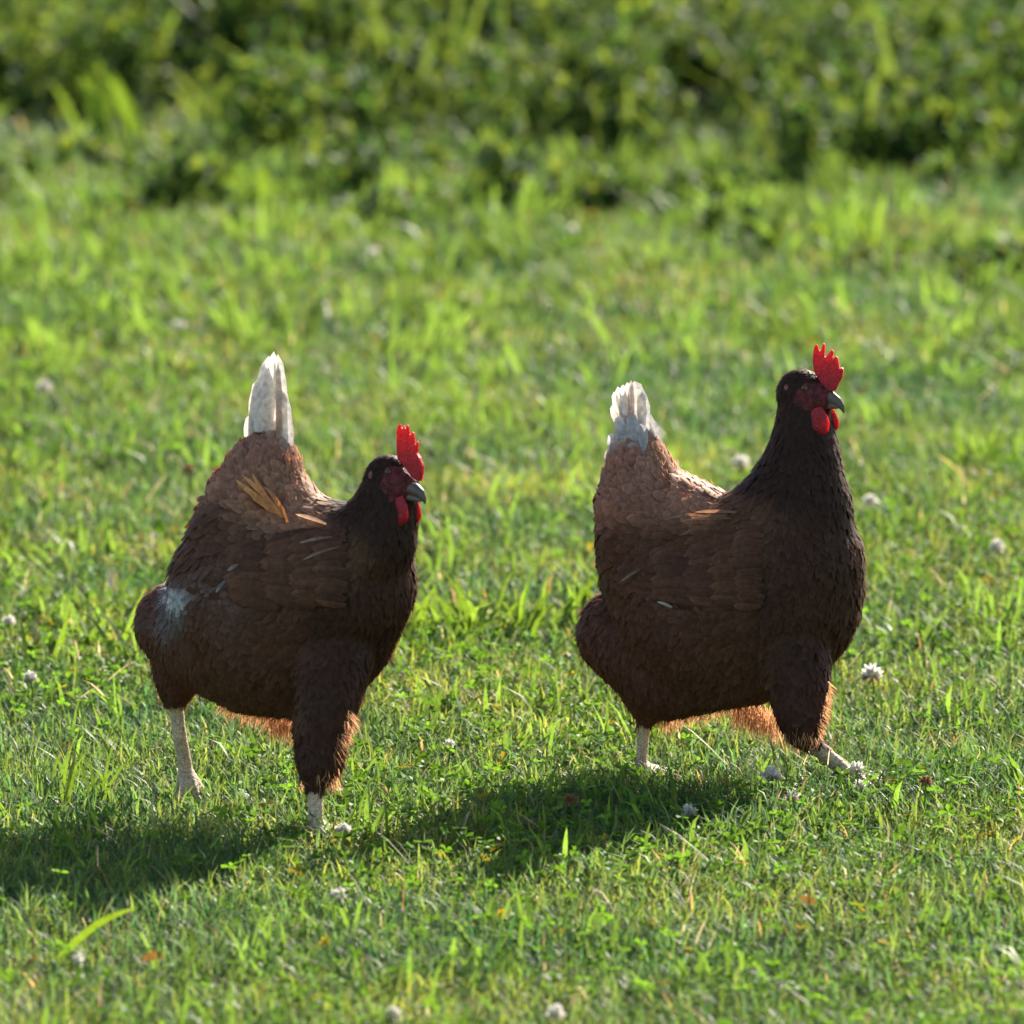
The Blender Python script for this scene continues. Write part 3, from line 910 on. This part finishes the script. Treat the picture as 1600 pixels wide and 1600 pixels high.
    # eyes and ear lobes on both sides of the skull
    for side in (-1, 1):
        x, y, r = S['eye']
        r_ = Vector(ray(x, y)).normalized()
        hit = bvh.ray_cast(Vector(CAM), r_) if side < 0 else bvh.ray_cast(Vector(W(x, y, 1.5)), -r_)
        if hit[0] is None: continue
        no = hit[1]; c = hit[0] - no * r * .35
        bm = bmesh.new(); bmesh.ops.create_uvsphere(bm, u_segments=20, v_segments=12, radius=r); bmesh.ops.translate(bm, verts=bm.verts, vec=c)
        me = bpy.data.meshes.new('eye'); bm.to_mesh(me); bm.free()
        for p in me.polygons: p.use_smooth = True
        eo = link('eye', me, M['eye'], root, org)
        bm = bmesh.new(); bmesh.ops.create_uvsphere(bm, u_segments=16, v_segments=10, radius=r * .55); bmesh.ops.translate(bm, verts=bm.verts, vec=c + no * r * .52)
        me = bpy.data.meshes.new('pupil'); bm.to_mesh(me); bm.free()
        for p in me.polygons: p.use_smooth = True
        link('pupil', me, M['pupil'], eo, org)
        x, y, rx, ry = S['ear']
        r_ = Vector(ray(x, y)).normalized()
        hit = bvh.ray_cast(Vector(CAM), r_) if side < 0 else bvh.ray_cast(Vector(W(x, y, 1.5)), -r_)
        if hit[0] is None: continue
        V, F4, F3, _ = ellipsoid((0, 0, 0), (rx / 1500, .0025, ry / 1500))
        q = hit[1].to_track_quat('-Y', 'Z').to_matrix()
        V = V @ np.array(q).T + np.array(hit[0])
        link('ear_lobe', mesh_np('ear_lobe', V, F4, F3), M['lobe'], root, org)
    return root

def toes_for(foot, heading, splay, L=.05, r=.0042, hind=True, lift=.0):
    """foot: world ankle point; three front toes and a hind toe on the ground"""
    out = []
    for a in splay + ([math.pi] if hind else []):
        l = L * (.45 if a == math.pi else 1)
        d = heading + a
        p0 = (foot[0], foot[1], foot[2], r * 1.35)
        p1 = (foot[0] + math.cos(d) * l * .5, foot[1] + math.sin(d) * l * .5, .008 + lift, r)
        p2 = (foot[0] + math.cos(d) * l, foot[1] + math.sin(d) * l, .003 + lift * .5, r * .5)
        out.append([p0, p1, p2])
    return out

cream, white, rust = (.66, .58, .50), (.80, .75, .69), (.46, .30, .22)
# ---- left hen
LY0 = -.10
def mkY(Y0, xc, slope): return lambda px: Y0 - (px - xc) / 1500 * slope
ly = mkY(LY0, 430, .42)
fa_, fb_ = G(292, 1262), G(494, 1312)
left = dict(
    label='brown hen walking right with tall pointed white tail', Y0=LY0, xc=430, slope=.42,
    blobs=[
        [(427, 704, 26, 0, .8), (412, 745, 60, 0, .85), (404, 805, 86, 0, .85), (400, 870, 110, 0, .75)],
        [(436, 794, 60, 0, .9), (466, 854, 78, 0, .9), (500, 890, 90, 0, .8)],
        [(345, 872, 56, 0, 1.0), (400, 930, 136, 0, .66), (460, 943, 168, 0, .58), (528, 908, 120, 0, .75)],
        [(535, 900, 94, 0, .85), (584, 842, 64, -.005, .9), (600, 802, 51, -.005, .85), (609, 768, 43, -.005, .8), (611, 751, 37, -.006, .75)],
        [(608, 750, 38, -.006, .75), (628, 760, 27, -.012, .8)],
        [(275, 975, 62, .02, .9), (320, 988, 80, .01, .9), (380, 990, 110, 0, .65)],
        [(290, 1005, 56, .03, .8), (278, 1055, 36, .035, .9), (273, 1092, 17, .04, 1)],
        [(330, 1010, 70, .01, .8), (400, 1030, 82, 0, .75), (480, 1040, 80, 0, .75)],
        [(520, 1010, 66, -.02, .7), (515, 1080, 50, -.045, .85), (503, 1140, 41, -.06, .9), (500, 1188, 36, -.068, .9), (492, 1218, 18, -.075, 1)],
        [(273, 1090, 12, .04, 1), (281, 1150, 11.5, .045, 1), (289, 1196, 12, fa_[1] - ly(288) + .004, 1)],
        [(491, 1215, 13, -.075, 1), (494, 1290, 12, fb_[1] - ly(494), 1)],
    ],
    toes=toes_for(W(288, 1196, fa_[1] + .004), -.9, [-.75, .0, .7], .05, .0048) + toes_for(W(494, 1290, fb_[1]), -.5, [-.6, .0, .6], .055, .0048),
    shank_boxes=[(240, 1098, 330, 1330), (440, 1232, 560, 1350)],
    face=(622, 756, 34, 34, 0.0), head_Y=-.012, head_slope=.75,
    zones=[  # px, py, dx, dy, L, W, pigment, lift, fluff
        (610, 712, -1, .1, 8, 4, 'neck', 5, .1), (575, 750, -.5, 1, 12, 5, 'neck', 5, .1), (560, 790, -.5, 1, 17, 6, 'neck', 6, .1),
        (600, 820, -.1, 1, 17, 6, 'neck', 6, .1), (640, 840, 0, 1, 17, 7, 'neck', 7, .2), (545, 850, -.8, .9, 22, 6, 'hackle', 7, .1),
        (500, 860, -1, .6, 24, 7, 'hackle', 8, .1), (640, 920, -.1, 1, 17, 7, 'breast', 7, .2), (590, 920, -.2, 1, 18.7, 7.5, 'breast', 6, .1),
        (600, 1010, -.5, 1, 17, 7, 'breast', 7, .3), (520, 960, -.5, .9, 20.4, 8.1, 'breast', 6, .1), (440, 980, -.9, .5, 24.7, 10.8, 'wing', 6, .1),
        (480, 800, -.9, -.5, 19.8, 10.1, 'back', 14, .2), (460, 750, -.8, -.8, 19.8, 10.9, 'back', 16, .2), (430, 710, -.3, -1, 19.8, 9.4, 'rump', 10, .3),
        (390, 730, -.2, -1, 19.8, 10.1, 'rump', 12, .3), (350, 760, -.6, -.5, 21.6, 10.9, 'rump', 13, .3), (420, 790, -.9, -.3, 21.6, 10.9, 'back', 12, .2),
        (340, 820, -.9, .4, 24.7, 10.1, 'wing', 10, .2), (290, 870, -.7, .8, 26.6, 8.6, 'wing', 8, .2), (400, 860, -1, .1, 24.7, 10.1, 'wing', 7, .1),
        (250, 925, -.8, .6, 14.4, 7, 'thigh', 7, .5), (276, 934, -.6, .7, 16, 7.8, 'painted_sheen', 7, .4), (310, 950, -.6, .8, 17.6, 7.5, 'thigh', 7, .3), (312, 962, -.6, .8, 17, 8, 'thigh', 7, .3), (245, 945, -.6, .8, 17, 8, 'thigh', 7, .4), (272, 966, -.6, .8, 16, 7.8, 'sheen_fade', 7, .4), (290, 1000, -.6, .8, 16, 7.5, 'thigh', 7, .4), (230, 1000, -.3, 1, 16, 7, 'thigh', 8, .7), (300, 1000, -.5, .9, 17.6, 7.5, 'thigh', 6, .4),
        (275, 1070, -.1, 1, 12.8, 4.6, 'thigh', 8, .8), (360, 1060, -.6, .9, 18.7, 7.2, 'belly', 9, 1), (440, 1100, -.5, 1, 17, 7.2, 'belly', 10, 1),
        (520, 1090, -.2, 1, 17, 7, 'breast', 4, .3), (500, 1180, 0, 1, 13.6, 5.8, 'breast', 6, .6), (560, 1060, -.2, 1, 15.3, 6.4, 'breast', 7, .5),
    ],
    downs=[(345, 1090, 440, 1118, -.1, 1, 10, 22, 500, .03), (425, 1115, 468, 1120, -.1, 1, 18, 30, 500, .04), (520, 1180, 545, 1120, .6, .9, 8, 18, 300, -.05),
           (470, 1215, 530, 1212, .1, 1, 8, 16, 300, -.06), (544, 1110, 550, 1122, .9, .9, 9, 17, 70, -.045)],
    wing=(540, 880, 276, 888, 120), wing_drop=12,
    lit_feathers=[(432, 790, 368, 745, 9, -3, 6, 0, (.62, .27, .08), (.78, .40, .14)), (436, 795, 378, 738, 8, 2, 6.2, 0, (.62, .26, .08), (.78, .40, .14)),  # pigment brightened to imitate the sunlit orange tuft and pale highlights
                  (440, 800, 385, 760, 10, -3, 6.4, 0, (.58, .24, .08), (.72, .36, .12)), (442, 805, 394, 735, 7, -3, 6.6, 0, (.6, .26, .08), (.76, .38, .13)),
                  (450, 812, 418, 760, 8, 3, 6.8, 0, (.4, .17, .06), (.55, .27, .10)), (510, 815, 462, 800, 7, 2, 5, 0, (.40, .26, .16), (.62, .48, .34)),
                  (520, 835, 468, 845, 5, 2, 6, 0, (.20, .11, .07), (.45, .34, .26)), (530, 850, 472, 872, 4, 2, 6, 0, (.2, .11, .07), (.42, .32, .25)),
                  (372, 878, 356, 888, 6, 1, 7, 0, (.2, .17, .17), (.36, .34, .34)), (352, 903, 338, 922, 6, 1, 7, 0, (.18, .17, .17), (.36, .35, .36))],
    tail=[(393, 716, 420, 556, 24, -5, 0, (.004, .006), cream, white, (-.5, -1, 0)), (392, 716, 390, 648, 22, -3, 0, (.002, .008), cream, white, (-.6, -1, 0)),
          (400, 716, 404, 590, 26, -4, 0, (.000, .006), cream, white, (-.4, -1, 0)), (406, 716, 417, 560, 28, -3, 0, (-.003, .002), white, white, (-.3, -1, 0)),
          (418, 716, 428, 549, 26, -2, 0, (-.007, -.002), cream, white, (-.1, -1, 0)), (440, 716, 434, 553, 22, 3, 0, (-.004, .0), cream, white, (.3, -1, 0)),
          (448, 716, 441, 606, 24, 3, 0, (-.001, .003), white, white, (.5, -1, 0)), (452, 718, 451, 648, 18, 2, 0, (-.002, .002), white, white, (.7, -1, 0)),
          (434, 712, 434, 566, 10, 2, 0, (-.011, -.005), rust, cream, (.1, -1, 0)), (424, 716, 428, 562, 30, 0, 0, (.010, .010), cream, cream, (0, -1, 0)),
          (412, 716, 410, 600, 30, -2, 0, (.012, .012), cream, cream, (0, -1, 0)), (438, 716, 444, 640, 26, 2, 0, (.010, .010), cream, cream, (0, -1, 0)),
          (424, 712, 420, 672, 18, 0, 0, (-.014, -.010), rust, rust, (0, -1, 0)), (408, 716, 404, 682, 18, 0, 0, (-.012, -.009), rust, (.5, .36, .28), (-.2, -1, 0)),
          (444, 718, 442, 684, 16, 0, 0, (-.012, -.009), rust, (.5, .36, .28), (.3, -1, 0))],
    comb=[(622, 716), (620, 692), (620, 672), (623, 663), (626, 662), (629, 672), (631, 664), (634, 672), (636, 663), (639, 665), (641, 682), (644, 674), (647, 676),
          (649, 698), (653, 688), (654, 692), (652, 708), (657, 716), (661, 728), (660, 740), (657, 752), (648, 748), (638, 735), (630, 725)],
    wattles=[(624, 797, 15, 24, -.012, .05), (646, 794, 12, 23, .018, -.12)],
    beak_up=[(636, 764, 11, 10), (648, 764, 9.5, 8), (657, 770, 7, 5.5), (662, 778, 4.5, 3.5), (664, 787, 1.6, 1.5)],
    beak_low=[(638, 776, 7, 8), (650, 779, 5, 5), (658, 782, 2.5, 2.5)],
    eye=(606, 737, .0042), ear=(580, 742, 4.5, 7),
)
build_hen(left)

# ---- right hen
RY0 = .12
ry_ = mkY(RY0, 1130, .26)
fc_, fd_ = G(1003, 1216), G(1328, 1242)
right = dict(
    label='larger brown hen walking right with short frayed white tail', Y0=RY0, xc=1130, slope=.26,
    blobs=[
        [(990, 676, 22, 0, .8), (994, 706, 38, 0, .9), (1002, 752, 58, 0, .95), (1012, 800, 80, 0, .95), (1022, 860, 88, 0, .9)],
        [(1012, 800, 78, 0, .95), (1080, 832, 78, 0, .95), (1130, 856, 78, 0, .95), (1160, 876, 82, 0, .9)],
        [(1030, 892, 92, 0, .9), (1110, 950, 146, 0, .68), (1200, 925, 150, 0, .66), (1213, 886, 138, 0, .70)],
        [(1215, 870, 120, 0, .75), (1241, 800, 90, 0, .8), (1249, 756, 70, 0, .85), (1255, 712, 55, 0, .85), (1256, 668, 44, 0, .8), (1256, 617, 38, 0, .75)],
        [(1252, 615, 38, 0, .75), (1276, 622, 27, -.006, .8)],
        [(968, 990, 66, .02, .95), (1010, 1015, 78, .01, .9), (1080, 1010, 100, 0, .7)],
        [(1015, 1040, 62, .03, .8), (1018, 1080, 44, .035, .9), (1012, 1108, 22, .04, 1)],
        [(1040, 1048, 74, 0, .8), (1110, 1020, 88, 0, .75), (1190, 1000, 95, 0, .75)],
        [(1228, 996, 70, -.02, .7), (1248, 1065, 47, -.035, .85), (1252, 1118, 38, -.045, .9), (1252, 1142, 24, -.05, 1)],
        [(1256, 1152, 13, -.05, 1), (1322, 1206, 12.5, fd_[1] - ry_(1322), 1)],
        [(1008, 1115, 11, .04, 1), (1001, 1198, 9.5, fc_[1] - ry_(1001), 1)],
    ],
    toes=toes_for(W(1322, 1206, fd_[1]), -.3, [-.6, .0, .6], .055, .0055, True, .010) + toes_for(W(1001, 1198, fc_[1]), -.4, [-.6, .0, .6], .05, .0045),
    shank_boxes=[(1262, 1166, 1420, 1290), (960, 1132, 1060, 1290), (1247, 1172, 1300, 1290)],
    face=(1270, 622, 35, 31, 0.0), head_Y=-.006, head_slope=.35,
    zones=[
        (1255, 575, -1, .2, 8, 4, 'neck', 5, .1), (1220, 620, -.4, 1, 12, 5, 'neck', 5, .1), (1215, 680, -.2, 1, 17, 6, 'neck', 6, .1),
        (1290, 700, .2, 1, 17, 6, 'neck', 7, .3), (1250, 750, -.1, 1, 18, 7, 'neck', 6, .1), (1190, 740, -.5, 1, 20, 7, 'neck', 6, .1), (1315, 780, .2, 1, 18, 7, 'neck', 7, .2),
        (1170, 800, -1, .7, 24, 7, 'hackle', 7, .1), (1150, 850, -1, .6, 25, 8, 'hackle', 7, .1), (1340, 870, 0, 1, 17, 7, 'breast', 7, .2), (1260, 850, -.1, 1, 18.7, 7, 'breast', 6, .1),
        (1320, 960, -.5, 1, 17, 7, 'breast', 7, .2), (1230, 950, -.4, 1, 20.4, 8.1, 'breast', 6, .1), (1130, 950, -.9, .4, 24.7, 10.8, 'wing', 6, .1),
        (1100, 790, -1, -.3, 19.8, 9.4, 'back', 12, .2), (1060, 750, -.8, -.6, 18, 9.4, 'back', 14, .2), (1030, 705, -.4, -1, 16.2, 8.6, 'back', 13, .2), (1000, 680, -.2, -1, 16, 9, 'pale', 14, .2), (985, 712, -.2, -1, 15, 9, 'rump', 12, .2),
        (965, 690, -.2, -1, 15, 11, 'pale', 14, .2), (975, 735, -.5, -.8, 17.1, 9.4, 'rump', 12, .2), (960, 790, -.9, -.2, 19.8, 10.1, 'rump', 9, .2), (1030, 790, -.9, -.4, 19.8, 10.1, 'rump', 10, .2),
        (935, 850, -.7, .5, 22.8, 9.4, 'wing', 8, .2), (1000, 860, -1, .2, 24.7, 10.1, 'wing', 7, .1), (1080, 860, -1, .1, 24.7, 10.1, 'wing', 7, .1), (960, 910, -.8, .6, 24.7, 9.4, 'wing', 7, .1),
        (930, 960, -.6, .8, 17.6, 7.5, 'thigh', 7, .5), (920, 1010, -.2, 1, 16, 7, 'thigh', 8, .6), (1000, 1000, -.5, .9, 17.6, 7.5, 'thigh', 6, .4), (1010, 1080, -.1, 1, 14.4, 5.2, 'thigh', 8, .7),
        (1100, 1080, -.5, .9, 18.7, 7.2, 'belly', 9, 1), (1180, 1080, -.3, 1, 17, 7.2, 'belly', 9, 1), (1250, 1060, -.1, 1, 15.3, 7, 'breast', 4, .3), (1250, 1130, 0, 1, 12.8, 5.8, 'breast', 6, .6),
        (1295, 1040, -.1, 1, 15.3, 5.8, 'breast', 8, .5),
    ],
    downs=[(1030, 1128, 1150, 1096, -.1, 1, 7, 15, 500, .03), (1148, 1098, 1215, 1120, .1, 1, 16, 30, 900, .03), (1275, 1150, 1296, 1070, .6, .8, 7, 14, 300, -.04),
           (1225, 1150, 1275, 1155, .1, 1, 6, 12, 250, -.05)],
    wing=(1190, 880, 945, 900, 120), wing_drop=8,
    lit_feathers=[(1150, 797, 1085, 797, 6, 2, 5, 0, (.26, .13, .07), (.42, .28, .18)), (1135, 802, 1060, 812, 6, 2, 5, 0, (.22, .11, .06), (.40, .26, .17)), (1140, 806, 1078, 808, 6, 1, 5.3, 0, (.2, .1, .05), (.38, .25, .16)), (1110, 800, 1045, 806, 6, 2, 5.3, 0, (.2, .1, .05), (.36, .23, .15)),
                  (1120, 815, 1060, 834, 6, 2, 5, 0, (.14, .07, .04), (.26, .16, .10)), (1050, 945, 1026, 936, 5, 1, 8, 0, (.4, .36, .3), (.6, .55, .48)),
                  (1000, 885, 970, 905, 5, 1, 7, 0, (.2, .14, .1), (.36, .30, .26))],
    tail=[(984, 668, 959, 612, 17, -4, 0, (0, .010), cream, white, (-.4, -1, 0)), (986, 668, 965, 604, 16, -3, 0, (0, .008), cream, white, (-.3, -1, 0)),
          (987, 668, 973, 601, 17, -2, 0, (-.003, .004), white, white, (-.1, -1, 0)), (988, 668, 980, 597, 15, 0, 0, (-.005, .002), cream, white, (0, -1, 0)),
          (988, 668, 986, 594, 12, 0, 0, (-.010, -.003), rust, cream, (.1, -1, 0)), (1000, 672, 991, 595, 28, 4, 0, (-.008, -.001), cream, white, (.3, -1, 0)),
          (1006, 684, 1003, 612, 22, 4, 0, (-.004, 0), white, white, (.5, -1, 0)), (1024, 716, 1008, 644, 26, 4, 0, (-.008, 0), white, white, (.5, -1, 0)),
          (1032, 712, 1019, 656, 20, 3, 0, (-.003, 0), white, white, (.7, -1, 0)), (978, 676, 957, 632, 18, -2, 0, (.006, .012), cream, white, (-.2, -1, 0)),
          (990, 680, 985, 602, 28, 0, 0, (.014, .012), cream, cream, (0, -1, 0)), (1004, 690, 1000, 625, 26, 2, 0, (.012, .010), cream, cream, (.2, -1, 0)),
          (974, 694, 966, 650, 20, -2, 0, (-.018, -.012), (.54, .50, .48), white, (-.4, -1, 0)), (992, 694, 986, 648, 21, 0, 0, (-.022, -.015), (.54, .50, .48), (.54, .50, .48), (-.1, -1, 0)),
          (962, 720, 955, 676, 18, -2, 0, (-.012, -.008), (.54, .50, .48), white, (-.5, -1, 0)), (978, 716, 972, 674, 20, -1, 0, (-.024, -.018), (.54, .50, .48), (.54, .50, .48), (-.3, -1, 0)),
          (1004, 706, 1000, 662, 21, 1, 0, (-.024, -.017), (.54, .50, .48), (.54, .50, .48), (.1, -1, 0)), (955, 740, 950, 702, 16, -2, 0, (-.012, -.008), rust, (.54, .50, .48), (-.5, -1, 0)),
          (992, 722, 986, 690, 18, 0, 0, (-.030, -.024), rust, (.54, .50, .48), (-.1, -1, 0))],
    comb=[(1272, 580), (1270, 562), (1271, 548), (1274, 538), (1277, 538), (1280, 546), (1283, 551), (1284, 542), (1286, 536), (1289, 537), (1288, 550), (1289, 561), (1294, 553), (1300, 546), (1303, 549),
          (1300, 560), (1297, 569), (1302, 562), (1306, 556), (1309, 558), (1311, 567), (1312, 577), (1316, 574), (1318, 577), (1316, 590), (1310, 600), (1306, 610), (1296, 612), (1284, 600)],
    wattles=[(1278, 658, 18, 23, -.012, .05), (1298, 654, 12, 21, .016, -.2)],
    beak_up=[(1284, 624, 12, 10), (1298, 621, 10, 8), (1308, 627, 7.5, 5.5), (1315, 635, 5, 3.5), (1319, 645, 1.6, 1.5)],
    beak_low=[(1284, 632, 8, 8), (1298, 633, 6.5, 6), (1310, 636, 3, 3)],
    eye=(1257, 606, .0042), ear=(1229, 606, 4.5, 6),
)
build_hen(right)
